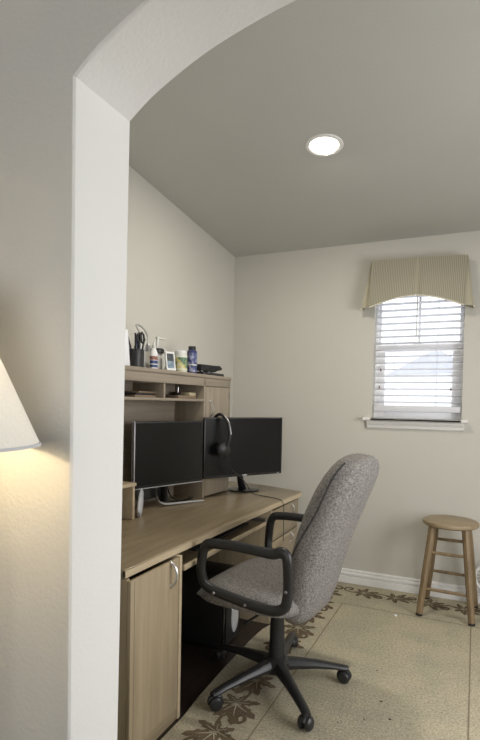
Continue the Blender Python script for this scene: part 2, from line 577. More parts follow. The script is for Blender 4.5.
# ------------------------------------------------------------------ rug with leaf border
def spiral(cx, cy, r0, r1, a0, a1, n=16):
    return [(cx+(r0+(r1-r0)*i/n)*math.cos(a0+(a1-a0)*i/n), cy+(r0+(r1-r0)*i/n)*math.sin(a0+(a1-a0)*i/n)) for i in range(n+1)]
def ribbon(pts, w0, w1):
    L, R_ = [], []
    n = len(pts)
    for i, p in enumerate(pts):
        q0, q1 = pts[max(i-1, 0)], pts[min(i+1, n-1)]
        dx, dy = q1[0]-q0[0], q1[1]-q0[1]
        d = math.hypot(dx, dy) or 1
        w = w0+(w1-w0)*i/(n-1)
        L.append((p[0]-dy/d*w, p[1]+dx/d*w)); R_.append((p[0]+dy/d*w, p[1]-dx/d*w))
    return L, R_
# one toothed leaflet, pointing +x, in unit length
LEAFLET = [(0.02, 0.0), (0.14, -0.10), (0.22, -0.24), (0.36, -0.19), (0.50, -0.29), (0.62, -0.18), (0.82, -0.20), (1.0, 0.03), (0.84, 0.16), (0.66, 0.16), (0.54, 0.27), (0.38, 0.18), (0.24, 0.23), (0.14, 0.10)]
RT = 0.012
b = B()
left_edge = [(-1.118, 1.05), (-1.118, 1.94), (-1.132, 2.10), (-1.142, 2.4), (-1.146, 2.75), (-1.138, 2.90), (-1.116, 2.985), (-1.112, 3.10), (-1.112, 3.952)]
b.prism(left_edge + [(1.25, 3.952), (1.25, 1.05)], 'z', 0.001, RT, 'carpet', bev=0.004, seg=2)
ZP = RT+0.0012
def motif(px, py, ang, s, flip):
    ca, sa = math.cos(ang), math.sin(ang)
    def T(p):
        x, y = p[0]*s, p[1]*s*(-1 if flip else 1)
        return (px+x*ca-y*sa, py+x*sa+y*ca)
    for ki, (an, ln, wd, ox) in enumerate(((0, 0.80, 1.25, 0.0), (42, 0.70, 1.1, -0.02), (-44, 0.72, 1.1, -0.02), (92, 0.60, 1.15, -0.08), (-95, 0.58, 1.15, -0.08), (140, 0.42, 1.3, -0.12), (-143, 0.40, 1.3, -0.12))):
        ca2, sa2 = math.cos(math.radians(an)), math.sin(math.radians(an))
        b.flat([T((ox+q[0]*ln*1.1*ca2-q[1]*ln*wd*0.74*sa2, q[0]*ln*1.1*sa2+q[1]*ln*wd*0.74*ca2)) for q in LEAFLET], ZP+0.0001*ki, 'leaf')
        L, R_ = ribbon([(0.05, 0), (0.35, 0.015), (0.62, 0.0)], 0.022, 0.008)
        for i_ in range(2):
            b.flat([T((ox+q[0]*ln*ca2-q[1]*ln*sa2, q[0]*ln*sa2+q[1]*ln*ca2)) for q in (L[i_], R_[i_], R_[i_+1], L[i_+1])], ZP+0.0009+0.00003*ki, 'carpet')
    st = [(-0.10, 0.0), (-0.35, -0.22), (-0.62, -0.32), (-0.90, -0.25), (-1.02, -0.02)] + spiral(-0.80, 0.05, 0.22, 0.10, math.radians(195), math.radians(-80), 14)
    L, R_ = ribbon(st, 0.04, 0.06)
    for i_ in range(len(st)-1):
        b.flat([T(L[i_]), T(R_[i_]), T(R_[i_+1]), T(L[i_+1])], ZP+0.00075+0.000008*i_, 'leaf')
x = -0.70
i = 0
while x < 1.15:
    motif(x, 3.79, (0.25 if i % 2 else -0.25), 0.150, i % 2)
    x += 0.222; i += 1
y = 1.43
i = 0
while y < 3.75:
    motif(-0.945, y, -PI/2 + (0.30 if i % 2 else -0.30), 0.172, i % 2)
    y += 0.225; i += 1
# seams pressed into the carpet
def seam_line(p, q, w=0.0034):
    L, R_ = ribbon([p, q], w, w)
    b.flat([L[0], R_[0], R_[1], L[1]], ZP, 'groove')
seam_line((-0.803, 1.1), (-0.797, 3.525)); seam_line((-0.797, 3.525), (1.2, 3.50)); seam_line((0.012, 1.1), (0.010, 3.51))
for (sx, sy, r) in ((-0.424, 2.701, 0.010), (-0.358, 2.423, 0.014), (-0.30, 2.30, 0.012), (-0.402, 2.25, 0.008), (-0.20, 2.62, 0.006), (-0.10, 2.45, 0.006), (-0.50, 2.18, 0.009), (-0.25, 2.9, 0.006), (-0.33, 2.12, 0.009)):
    r *= 0.55
    b.flat([(sx+r*(0.7+0.5*random.random())*math.cos(k*PI/5), sy+r*(0.7+0.5*random.random())*math.sin(k*PI/5)) for k in range(10)], ZP, 'stain')
rug = b.build('area_rug')
tag(rug, 'beige carpet rug with brown leaf scroll border covering the nook floor', 'rug')
b = B(); b.lathe([(0.001, 0), (0.011, 0.0), (0.009, 0.006), (0.001, 0.008)], 'paper', 7, (-0.438, 3.47, RT+0.001))
tag(b.build('paper_scrap'), 'tiny white scrap of paper lying on the beige rug near the stool', 'litter')

# ------------------------------------------------------------------ desk
DT = 0.75
desk = thing('desk', 'long beech-look computer desk with cupboard, keyboard tray and drawer pedestal', 'desk', (-1.14, 2.5, 0))
def dl(p): return (p[0]+1.14, p[1]-2.5, p[2])
class D(B):
    def build(self, name, parent=None, sharp=35):
        bmesh.ops.translate(self.bm, verts=self.bm.verts, vec=(1.14, -2.5, 0))
        return super().build(name, parent, None, sharp)
top = [(-1.159, 1.56), (-1.158, 1.79), (-1.153, 2.0), (-1.150, 2.3), (-1.142, 2.7), (-1.132, 3.06), (-1.117, 3.553), (-1.130, 3.572), (-1.22, 3.612), (-1.35, 3.665), (-1.50, 3.72), (-1.868, 3.75), (-1.868, 1.56)]
b = D()
b.prism(top, 'z', DT-0.036, DT, 'beech_y', bev=0.007, seg=3, bev_sel=lambda e: abs(e.verts[0].co.z-e.verts[1].co.z) < 1e-6)
desktop = b.build('desktop', desk)
b = D()
eb = [(x_+0.0025, y_) for x_, y_ in top[:7]]
for (p, q) in zip(eb, eb[1:]):
    b.prism([(p[0], p[1]), (q[0], q[1]), (q[0]-0.012, q[1]), (p[0]-0.012, p[1])], 'z', DT-0.032, DT-0.006, 'beech_edge')
b.build('edge_band', desktop)
# left cupboard
b = D()
b.box((-1.86, 1.562, 0.0), (-1.152, 1.580, DT-0.037), 'beech_z')
b.box((-1.86, 1.910, 0.0), (-1.134, 1.932, DT-0.037), 'beech_edge', 0.003)
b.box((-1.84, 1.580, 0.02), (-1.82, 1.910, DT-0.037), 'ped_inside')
b.box((-1.82, 1.580, 0.0), (-1.142, 1.910, 0.055), 'beech_y')
b.build('cupboard', desk)
b = D()
b.box((-1.1515, 1.563, 0.060), (-1.134, 1.905, DT-0.042), 'beech_z', 0.003)
d = b.build('door', desk)
b = D()
b.box((-1.1342, 1.585, 0.064), (-1.1336, 1.588, DT-0.046), 'ped_inside')
b.build('inlay_groove', d)
def bow_handle(p0, p1, out, r, name, parent, cls=B, mat='chrome'):
    p0, p1, out = Vector(p0), Vector(p1), Vector(out)
    pts = []
    for k in range(13):
        t = k/12
        pts.append(p0.lerp(p1, t)+out*(math.sin(PI*t)**0.55))
    bb = cls(); bb.tube(pts, r, mat, 8)
    for p in (p0, p1):
        bb.tube([p, p+out*0.12], r*1.7, mat, 10)
    return bb.build(name, parent)
bow_handle((-1.134, 1.838, 0.606), (-1.134, 1.838, 0.706), (0.030, 0, 0), 0.0055, 'handle', d, D)
# drawer pedestal on the right
b = D()
b.box((-1.86, 3.000, 0.0), (-1.134, 3.020, DT-0.037), 'beech_z', 0.002)
b.box((-1.86, 3.520, 0.0), (-1.134, 3.540, DT-0.037), 'beech_z', 0.002)
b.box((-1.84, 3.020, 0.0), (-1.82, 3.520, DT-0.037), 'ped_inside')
b.box((-1.82, 3.020, 0.0), (-1.145, 3.520, 0.05), 'beech_y')
b.build('pedestal', desk)
for z0, z1 in ((0.515, 0.705), (0.315, 0.508), (0.056, 0.308)):
    b = D()
    b.box((-1.150, 3.022, z0), (-1.132, 3.518, z1), 'beech_y', 0.003)
    b.box((-1.60, 3.035, z0+0.02), (-1.150, 3.505, z1-0.03), 'ped_inside')
    dr = b.build('drawer', desk)
    zc = z1-0.045
    bow_handle((-1.132, 3.375, zc-0.03), (-1.132, 3.375, zc+0.03), (0.024, 0, 0), 0.005, 'handle', dr, D)
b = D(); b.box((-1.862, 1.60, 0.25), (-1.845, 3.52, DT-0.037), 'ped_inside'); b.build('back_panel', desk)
b = D()
b.box((-1.55, 1.975, 0.632), (-1.162, 2.955, 0.648), 'beech_y')
b.box((-1.164, 1.975, 0.628), (-1.148, 2.955, 0.652), 'beech_edge', 0.004)
for yy in (1.945, 2.965):
    b.box((-1.60, yy, 0.636), (-1.16, yy+0.028, 0.664), 'steel')
b.build('keyboard_tray', desk)

# ------------------------------------------------------------------ hutch on the desk (own frame: x depth, y along the wall)
hut = thing('desk_hutch', 'wood-look hutch shelf unit standing on the back of the desk', 'hutch', (-1.58, 3.315, DT+0.0015), -math.radians(2))
HZ = DT+0.0015
DEP, LEN = -0.232, -1.72
def hb(lo, hi, mat, name, bev=0.0015, parent=hut):
    q = B(); q.box((lo[0], lo[1], lo[2]-HZ), (hi[0], hi[1], hi[2]-HZ), mat, bev); return q.build(name, parent)
hb((DEP, LEN-0.01, 1.530), (0.006, 0.004, 1.552), 'hutch_y', 'top_panel', 0.004)
hb((-0.020, LEN, 1.478), (0.0, 0.0, 1.530), 'hutch_y', 'fascia')
hb((DEP, LEN, 1.378), (0.0, -0.362, 1.394), 'hutch_y', 'shelf')
hb((DEP+0.012, -0.806, 1.394), (-0.004, -0.790, 1.478), 'hutch_z', 'divider')
hb((DEP, -0.362, HZ), (0.0, -0.344, 1.530), 'hutch_z', 'upright_panel')
hb((DEP, -0.018, HZ), (0.0, 0.0, 1.530), 'hutch_z', 'upright_panel')
hb((DEP, LEN, HZ), (0.0, LEN+0.018, 1.530), 'hutch_z', 'upright_panel')
hb((DEP, LEN+0.018, HZ), (DEP+0.008, -0.362, 1.530), 'hutch_y', 'back_panel', 0)
hd = hb((-0.018, -0.341, HZ+0.01), (0.001, -0.021, 1.475), 'hutch_z', 'door', 0.003)
bow_handle((0.001, -0.288, 1.282-HZ), (0.001, -0.288, 1.378-HZ), (0.028, 0, 0), 0.005, 'handle', hd)
q = B(); q.box((-0.004, -0.020, 1.40-HZ), (0.0035, -0.008, 1.445-HZ), 'steel'); q.build('hinge', hd)
hb((DEP+0.01, LEN+0.02, 0.927), (0.006, -1.054, 0.945), 'beech_edge', 'side_shelf', 0.004)
hb((DEP+0.01, -1.080, HZ), (0.0, -1.062, 0.927), 'beech_edge', 'side_support')

# helper: hutch frame -> world
HM = Matrix.Translation((-1.58, 3.315, 0)) @ Matrix.Rotation(-math.radians(2), 4, 'Z')
def hw(x_, y_, z_): return tuple(HM @ Vector((x_, y_, z_)))
TOPZ = 1.5525
# ---- things on top of the hutch
t = thing('paper_stack', 'upright stack of white paper at the left end of the hutch top', 'paper', hw(-0.10, -1.085, TOPZ), -0.03)
b = B()
b.prism([(-0.20, 0.0), (0.062, 0.0), (0.038, 0.195), (-0.20, 0.195)], 'x', -0.030, 0.030, 'paper', 0.002)
b.build('sheets', t)
b = B(); b.box((-0.045, -0.205, 0.0), (-0.032, 0.03, 0.23), 'grey_line', 0.001); b.build('backing_board', t)

t = thing('pencil_cup', 'black wire-mesh pencil cup full of pens on the hutch top', 'pencil cup', hw(-0.085, -0.962, TOPZ))
b = B()
b.lathe([(0.001, 0.0), (0.044, 0.0), (0.047, 0.10), (0.045, 0.10), (0.042, 0.004), (0.001, 0.004)], 'black', 20)
for k in range(12):
    g = 2*PI*k/12
    b.tube([(0.0445*math.cos(g), 0.0445*math.sin(g), 0.004), (0.048*math.cos(g+0.5), 0.048*math.sin(g+0.5), 0.098)], 0.0012, 'black', 5)
b.build('cup', t)
pens = [(0.01, -0.02, -0.02, -0.045, 0.165, 'black'), (0.0, 0.0, 0.02, -0.03, 0.185, 'black_soft'), (0.01, 0.015, 0.0, 0.03, 0.195, 'black'), (-0.01, 0.02, 0.01, 0.045, 0.20, 'black_soft'),
        (-0.02, -0.01, -0.04, -0.02, 0.17, 'steel'), (0.02, 0.01, 0.045, 0.02, 0.16, 'black'), (0.0, 0.03, -0.03, 0.05, 0.185, 'lab_blue')]
for k, (x0, y0, x1, y1, h, mt) in enumerate(pens):
    b = B()
    b.tube([(x0, y0, 0.006), (x0*0.4+x1*0.6, y0*0.4+y1*0.6, h*0.7), (x1, y1, h)], [0.004, 0.0048, 0.0055], mt, 8)
    p = b.build('pen', None)
    p.location = hw(-0.085, -0.962, TOPZ)
    tag(p, 'dark pen or marker standing in the black mesh pencil cup on the hutch', 'pen', 'pens in the pencil cup')
t2 = thing('scissors', 'black-handled scissors stuck upright in the mesh pencil cup', 'scissors', hw(-0.075, -0.947, TOPZ))
b = B(); b.tube([(0, 0.006, 0.008), (0.004, 0.010, 0.13)], 0.004, 'steel', 6); b.build('blade', t2)
for dy in (-0.016, 0.018):
    b = B(); b.tube([(0.005, 0.010+dy+0.014*math.cos(k*PI/6), 0.165+0.026*math.sin(k*PI/6)) for k in range(12)], 0.005, 'black', 7, closed=True); b.build('finger_loop', t2)

t = thing('plastic_bottle', 'cloudy plastic bottle standing behind the glue, right of the pencil cup', 'bottle', hw(-0.12, -0.890, TOPZ))
b = B(); b.lathe([(0.001, 0), (0.026, 0), (0.028, 0.006), (0.028, 0.105), (0.024, 0.128), (0.014, 0.142), (0.013, 0.152), (0.001, 0.152)], 'clear', 22); b.build('body', t)
b = B(); b.lathe([(0.015, 0.148), (0.016, 0.152), (0.016, 0.172), (0.001, 0.173)], 'white', 16); b.build('cap', t)

t = thing('glue_bottle', 'white glue bottle with dark blue label in front of the cloudy bottle', 'bottle', hw(-0.06, -0.828, TOPZ))
def oval(rx, ry, z, n=22, ox=0.0): return [(ox+rx*math.cos(2*PI*k/n), ry*math.sin(2*PI*k/n), z) for k in range(n)]
b = B(); b.rings([oval(0.004, 0.004, 0), oval(0.015, 0.026, 0.0), oval(0.018, 0.029, 0.006), oval(0.018, 0.029, 0.085), oval(0.015, 0.023, 0.105), oval(0.011, 0.013, 0.118), oval(0.011, 0.012, 0.124), oval(0.003, 0.003, 0.124)], 'white'); b.build('body', t)
b = B()
b.rings([oval(0.0186, 0.0296, 0.012), oval(0.0186, 0.0296, 0.050)], 'lab_blue', False)
b.rings([oval(0.0186, 0.0296, 0.053), oval(0.0186, 0.0296, 0.074)], 'lab_red', False)
b.rings([oval(0.0189, 0.0299, 0.026), oval(0.0189, 0.0299, 0.032)], 'lab_pale', False)
b.build('label', t)
b = B(); b.lathe([(0.013, 0.120), (0.013, 0.130), (0.006, 0.140), (0.004, 0.158), (0.001, 0.159)], 'lab_pale', 14); b.build('nozzle', t)

t = thing('gooseneck_stand', 'bent silver gooseneck stand curving over the bottles on the hutch top', 'gooseneck stand', hw(-0.15, -0.79, TOPZ))
b = B(); b.lathe([(0.001, 0), (0.028, 0), (0.028, 0.008), (0.008, 0.014), (0.001, 0.014)], 'steel', 18); b.build('base', t)
b = B(); b.tube([(0, 0, 0.012), (0.0, -0.005, 0.10), (0.0, -0.02, 0.17), (0.0, -0.06, 0.215), (0, -0.09, 0.245), (0.0, -0.055, 0.248), (0, -0.010, 0.232), (0.0, 0.025, 0.195), (0, 0.03, 0.150)], 0.004, 'chrome', 8, sub=4); b.build('gooseneck', t)
b = B(); b.lathe([(0.001, 0.0), (0.017, 0.0), (0.014, 0.03), (0.008, 0.045), (0.001, 0.046)], 'steel', 14, (0, 0.03, 0.112)); b.build('head', t)

t = thing('pump_bottle', 'clear pump bottle with tall white T-shaped pump top, between glue and small frame', 'bottle', hw(-0.135, -0.690, TOPZ))
b = B(); b.lathe([(0.001, 0), (0.029, 0), (0.031, 0.006), (0.031, 0.085), (0.022, 0.105), (0.001, 0.106)], 'clear', 20); b.build('body', t)
b = B(); b.lathe([(0.001, 0.105), (0.038, 0.105), (0.040, 0.110), (0.040, 0.128), (0.034, 0.134), (0.001, 0.135)], 'black', 18); b.build('collar', t)
b = B(); b.lathe([(0.006, 0.13), (0.007, 0.19), (0.010, 0.192), (0.010, 0.200), (0.001, 0.202)], 'white', 12)
b.box((-0.008, -0.012, 0.193), (0.008, 0.085, 0.203), 'lab_pale', 0.003); b.build('pump_head', t)

t = thing('picture_frame', 'small white frame with a blue-grey picture leaning on the hutch top', 'picture frame', hw(-0.043, -0.680, TOPZ+0.004))
t.rotation_euler = (0, -0.16, -0.35)
b = B()
for lo, hi in (((-0.034, 0), (0.034, 0.012)), ((-0.034, 0.100), (0.034, 0.112)), ((-0.034, 0.012), (-0.025, 0.100)), ((0.025, 0.012), (0.034, 0.100))):
    b.box((-0.008, lo[0], lo[1]), (0.006, hi[0], hi[1]), 'white', 0.002)
b.build('frame', t)
b = B(); b.box((-0.006, -0.026, 0.011), (0.001, 0.026, 0.056), 'photo'); b.box((-0.006, -0.026, 0.056), (0.001, 0.026, 0.101), 'photo_dark'); b.build('picture', t)
b = B(); b.prism([(-0.008, 0.07), (-0.055, 0.010), (-0.052, 0.008), (-0.008, 0.06)], 'y', -0.012, 0.012, 'white'); b.build('easel_back', t)

def bottle(name, label, loc, r, h, body, bands, cap, capmat, capr):
    t = thing(name, label, 'bottle', loc)
    b = B(); b.lathe([(0.001, 0), (r*0.93, 0), (r, 0.006), (r, h*0.78), (r*0.94, h*0.84), (r*0.66, h*0.88), (r*0.66, h*0.9), (0.001, h*0.9)], body, 26); b.build('body', t)
    b = B()
    for z0, z1, m, k in bands:
        b.lathe([(r*1.012+k*0.0004, z0), (r*1.012+k*0.0004, z1)], m, 26, caps=False)
    b.build('label', t)
    b = B(); b.lathe([(capr*0.97, h*0.87), (capr, h*0.875), (capr, h*0.985), (capr*0.94, h), (0.001, h)], capmat, 26); b.build('cap', t)
    return t
bottle('vitamin_jar', 'white jar with green and yellow label, left of the navy bottle on the hutch', hw(-0.075, -0.530, TOPZ), 0.042, 0.134, 'lab_pale',
       [(0.010, 0.092, 'lab_mix', 0), (0.016, 0.024, 'lab_pale', 1)], 0, 'white', 0.037)
bottle('supplement_bottle', 'tall navy bottle with black cap, beside the stapler on the hutch', hw(-0.075, -0.395, TOPZ), 0.032, 0.176, 'navy',
       [(0.014, 0.132, 'lab_mix2', 0), (0.054, 0.061, 'lab_pale', 1)], 0, 'black', 0.024)
# white jar behind the two bottles
bottle('pill_jar', 'white jar mostly hidden behind the green-labelled jar on the hutch', hw(-0.165, -0.600, TOPZ), 0.036, 0.140, 'white', [(0.02, 0.09, 'lab_pale', 0)], 0, 'clear', 0.030)

t = thing('hole_punch', 'black three-hole punch at the right end of the hutch top', 'hole punch', hw(-0.075, -0.185, TOPZ))
b = B(); b.box((-0.045, -0.155, 0.0), (0.045, 0.155, 0.020), 'black', 0.004); b.build('base', t)
b = B(); b.prism([(-0.15, 0.028), (0.06, 0.028), (0.075, 0.036), (0.15, 0.048), (0.155, 0.060), (0.12, 0.075), (0.06, 0.072), (-0.15, 0.068)], 'x', -0.03, 0.03, 'black_soft', 0.004); b.build('lever', t)
for yy in (-0.10, 0.0, 0.06):
    b = B(); b.lathe([(0.012, 0.018), (0.012, 0.034), (0.001, 0.034)], 'steel', 12, (0, yy, 0)); b.build('punch', t)

# ---- things on the hutch's upper shelf
SZ = 1.3945
for k, (yy, w, dz, m) in enumerate(((-0.92, 0.20, 0.012, 'kraft'), (-0.93, 0.18, 0.010, 'black'), (-0.91, 0.19, 0.010, 'kraft'))):
    b = B(); b.box((-0.075, -w/2, 0), (0.075, w/2, dz), m, 0.002)
    o = b.build('notebook', None, hw(-0.12, yy, SZ+sum((0.0125, 0.0105)[:k])))
    o.rotation_euler = (0, 0, 0.05*k)
    tag(o, ('brown paper notebook at the bottom of the pile in the left hutch bay', 'black notebook in the middle of the pile in the left hutch bay', 'brown paper notebook on top of the pile in the left hutch bay')[k], 'notebook', 'notebooks in the left hutch bay')
b = B(); b.box((-0.06, -0.11, 0), (0.06, 0.11, 0.018), 'kraft', 0.003)
tag(b.build('book', None, hw(-0.10, -0.50, SZ)), 'thin brown book lying in the right hutch bay under the cream box', 'book')
b = B(); b.box((-0.03, -0.042, 0), (0.03, 0.042, 0.020), 'cream', 0.003)
tag(b.build('card_box', None, hw(-0.075, -0.43, SZ+0.0185)), 'small cream card box lying on the brown book in the right hutch bay', 'box')
b = B(); b.rings([oval(0.003, 0.003, 0.0), oval(0.030, 0.038, 0.0, 22), oval(0.034, 0.043, 0.012), oval(0.030, 0.038, 0.026), oval(0.003, 0.004, 0.029)], 'brown')
tag(b.build('coin_pouch', None, hw(-0.155, -0.405, SZ+0.0185)), 'brown leather pouch at the right side of the right hutch bay', 'pouch')
t = thing('memo_clip', 'small dark memo clip with upright stem in the right hutch bay', 'memo holder', hw(-0.06, -0.575, SZ+0.0185))
b = B(); b.lathe([(0.001, 0), (0.024, 0), (0.027, 0.008), (0.015, 0.016), (0.001, 0.017)], 'black', 16); b.build('base', t)
b = B(); b.tube([(0, 0, 0.015), (0, 0.002, 0.052)], 0.002, 'chrome', 6); b.lathe([(0.001, 0.050), (0.005, 0.052), (0.001, 0.058)], 'chrome', 8); b.build('stem', t)

# ------------------------------------------------------------------ monitors
def monitor(name, label, bl, br, z_low, z_high):
    """panel from lower-left front corner to lower-right front corner"""
    bl, br = Vector((*bl, 0)), Vector((*br, 0))
    dv = br-bl
    w = dv.length
    ang = math.atan2(dv.y, dv.x)                # local x along the panel
    t = thing(name, label, 'monitor', (bl.x, bl.y, DT), ang)
    h = z_high-z_low
    z0 = z_low-DT
    b = B(); b.box((0, -0.0, z0), (w, 0.022, z0+h), 'black', 0.004)
    b.box((w*0.2, 0.022, z0+0.03), (w*0.8, 0.040, z0+h*0.75), 'black', 0.008)
    c = b.build('casing', t)
    b = B(); b.box((0.009, -0.0012, z0+0.016), (w-0.009, 0.0005, z0+h-0.009), 'screen'); b.build('screen', t)
    return t, w, z0, h
tl, w, z0, h = monitor('monitor', 'left monitor on the desk, with a silver V-shaped stand', (-1.738, 2.410), (-1.570, 2.903), 0.876, 1.257)
b = B(); b.box((0.0, -0.003, z0-0.002), (0.004, 0.024, z0+h+0.002), 'silver', 0.001); b.box((0.004, -0.003, z0-0.004), (w, 0.006, z0), 'silver', 0.001); b.build('bezel_trim', tl)
lm = (Matrix.Translation(tl.location) @ Matrix.Rotation(tl.rotation_euler.z, 4, 'Z')).inverted()
def tl_(p): return lm @ Vector(p)
nk = (-1.688, 2.66)
b = B(); b.tube([tl_((-1.705, 2.665, 0.772)), tl_((-1.715, 2.668, 0.90)), tl_((-1.712, 2.66, 1.0))], [0.045, 0.040, 0.030], 'black', 14, flat=((1, 0, 0), 0.3)); b.build('stand_neck', tl)
b = B(); b.tube([tl_((-1.722, 2.425, 0.842)), tl_((-1.720, 2.52, 0.838)), tl_((-1.715, 2.64, 0.838))], 0.034, 'black', 12, flat=((1, 0, 0), 0.35)); b.build('stand_bar', tl)
# left leg: a flat plate that drops to the desk; right leg: thin bent bar
b = B()
b.tube([tl_((-1.690, 2.425, 0.868)), tl_((-1.668, 2.385, 0.845)), tl_((-1.650, 2.350, 0.80)), tl_((-1.638, 2.325, 0.768)), tl_((-1.622, 2.300, 0.757))], [0.022, 0.028, 0.027, 0.024, 0.027], 'silver', 10, flat=((0.35, -0.94, 0.0), 0.35), sub=3)
b.build('stand_leg', tl)
b = B()
b.tube([tl_((-1.698, 2.58, 0.905)), tl_((-1.698, 2.58, 0.83)), tl_((-1.690, 2.592, 0.785)), tl_((-1.672, 2.630, 0.763)), tl_((-1.62, 2.75, 0.758)), tl_((-1.546, 2.878, 0.757))], [0.011, 0.012, 0.014, 0.014, 0.013, 0.010], 'silver', 10, flat=((0, 0, 1), 0.5), sub=3)
b.build('stand_leg', tl)

tr, w, z0, h = monitor('monitor', 'right monitor on the desk, on a round glossy black base', (-1.575, 2.932), (-1.243, 3.475), 0.882, 1.277)
rm = (Matrix.Translation(tr.location) @ Matrix.Rotation(tr.rotation_euler.z, 4, 'Z')).inverted()
def tr_(p): return rm @ Vector(p)
b = B(); b.lathe([(0.001, 0.0015), (0.114, 0.0015), (0.118, 0.005), (0.114, 0.010), (0.06, 0.017), (0.001, 0.019)], 'gloss', 40, tuple(tr_((-1.508, 3.41, 0.75)))); b.build('base', tr)
b = B(); b.tube([tr_((-1.510, 3.40, 0.762)), tr_((-1.505, 3.35, 0.83)), tr_((-1.490, 3.295, 0.90)), tr_((-1.478, 3.29, 1.0))], [0.030, 0.024, 0.022, 0.022], 'gloss', 14); b.build('stand_neck', tr)
b = B(); b.box((w*0.47, -0.0018, z0+0.004), (w*0.53, 0.0, z0+0.011), 'grey_line'); b.build('badge', tr)
b = B(); b.box((w*0.94, -0.0018, z0+0.005), (w*0.955, 0.0, z0+0.009), 'white'); b.build('power_light', tr)

# headphones hung over the top of the right monitor
hp = thing('headphones', 'black over-ear headphones hung over the top of the right monitor', 'headphones', (-1.47, 3.02, 1.287))
def hl(p): return Vector(p)-Vector((-1.47, 3.02, 1.287))
band = [(-1.566, 3.035, 1.08), (-1.570, 3.032, 1.16), (-1.562, 3.025, 1.24), (-1.535, 3.018, 1.287), (-1.500, 3.012, 1.297), (-1.468, 3.008, 1.278), (-1.440, 3.002, 1.235), (-1.424, 2.998, 1.170), (-1.440, 2.994, 1.10)]
b = B(); b.tube([hl(p) for p in band], 0.010, 'black', 10, sub=4, flat=((0.3, 0.9, 0), 1.3)); b.build('headband', hp)
b = B(); b.tube([hl(p) for p in band[4:8]], 0.0055, 'steel', 8, sub=4, flat=((0.3, 0.9, 0), 1.0)); 
bmesh.ops.translate(b.bm, verts=b.bm.verts, vec=(0.008, -0.004, 0.003)); b.build('band_trim', hp)
def cup(c, axis):
    c = hl(c)
    mt = Matrix.Translation(c) @ Vector(axis).to_track_quat('Z', 'Y').to_matrix().to_4x4()
    b = B(); b.lathe([(0.001, -0.012), (0.041, -0.012), (0.048, -0.004), (0.047, 0.010), (0.034, 0.020), (0.001, 0.022)], 'black', 24, mtx=mt)
    o = b.build('ear_cup', hp)
    b = B(); b.lathe([(0.022, -0.014), (0.026, -0.028), (0.038, -0.028), (0.044, -0.020), (0.042, -0.010)], 'black_soft', 24, mtx=mt, caps=False); b.build('ear_pad', o)
cup((-1.466, 2.990, 1.070), (0.75, -0.45, -0.05))
cup((-1.564, 3.040, 1.075), (-1, 0.1, 0.0))
b = B()
b.tube([hl(p) for p in ((-1.432, 2.985, 1.030), (-1.425, 2.99, 0.99), (-1.405, 3.03, 0.93), (-1.36, 3.10, 0.86), (-1.345, 3.19, 0.775), (-1.30, 3.24, 0.7545), (-1.22, 3.21, 0.7545), (-1.150, 3.165, 0.756), (-1.118, 3.155, 0.745), (-1.108, 3.155, 0.70), (-1.108, 3.158, 0.60), (-1.106, 3.150, 0.49))], 0.0024, 'cable', 6, sub=5)
b.build('cord', hp)

# cables behind the left monitor
for pts in ([(-1.70, 2.70, 0.86), (-1.705, 2.74, 0.80), (-1.69, 2.80, 0.757), (-1.66, 2.86, 0.7545), (-1.70, 3.0, 0.7545)], [(-1.72, 2.63, 0.86), (-1.725, 2.68, 0.79), (-1.70, 2.76, 0.7545), (-1.65, 2.84, 0.7545), (-1.66, 2.95, 0.7545)]):
    b = B(); b.tube(pts, 0.004, 'cable', 7, sub=5)
    o = b.build('monitor_cable')
    tag(o, 'black cable looping down behind the left monitor onto the desk', 'cable', 'cables behind the left monitor')

# keyboard on the tray
kb = thing('keyboard', 'black keyboard lying on the pull-out tray under the desktop', 'keyboard', (-1.30, 2.52, 0.6495))
b = B(); b.prism([(-0.095, 0), (0.085, 0), (0.085, 0.010), (-0.095, 0.020)], 'y', -0.32, 0.32, 'black', 0.003); b.build('case', kb)
b = B()
for i in range(5):
    for j in range(16):
        x0 = 0.066-0.034*i; y0 = -0.305+0.0382*j; z_ = 0.010+(0.085-x0)*0.0555
        b.box((x0-0.028, y0, z_), (x0, y0+0.033, z_+0.006), 'black_soft')
kk = b.build('keys', kb)

# computer tower under the desk
pc = thing('computer_tower', 'black computer tower standing under the desk behind the chair base', 'computer', (-1.24, 2.64, 0))
b = B(); b.box((-0.45, -0.09, 0.012), (0, 0.125, 0.42), 'black', 0.006)
for sx in (-0.40, -0.05):
    for sy in (-0.07, 0.07):
        b.lathe([(0.012, 0.0), (0.014, 0.013)], 'black_soft', 10, (sx, sy, 0))
b.build('case', pc)
b = B(); b.box((0.0, -0.088, 0.02), (0.006, -0.060, 0.41), 'gloss', 0.002); b.box((0.0, -0.058, 0.02), (0.010, 0.123, 0.41), 'black', 0.003); b.build('front_bezel', pc)
b = B(); b.rings([[(0.010+dx, 0.055+r_*0.045*math.cos(g), 0.15+r_*0.095*math.sin(g)) for g in [2*PI*k/24 for k in range(24)]] for dx, r_ in ((0.0, 1.0), (0.005, 0.9), (0.007, 0.3))], 'silver'); b.build('oval_panel', pc)

# ------------------------------------------------------------------ office chair
CX, CY = -0.852, 2.371
ch = thing('office_chair', 'grey tweed office chair with black armrests on a five-star base', 'chair', (CX, CY, RT), -math.radians(5))
def cl(p): return Vector((p[0]-CX, p[1]-CY, p[2]-RT))
class CB(B):
    def build(self, name, parent=None, sharp=35):
        bmesh.ops.translate(self.bm, verts=self.bm.verts, vec=(-CX, -CY, -RT))
        return super().build(name, parent, None, sharp)
# gas column with sleeve
b = CB(); b.lathe([(0.041, 0.10), (0.039, 0.20), (0.037, 0.20), (0.036, 0.29), (0.034, 0.29), (0.033, 0.405), (0.001, 0.405)], 'black', 24, (CX, CY, 0)); b.build('gas_column', ch)
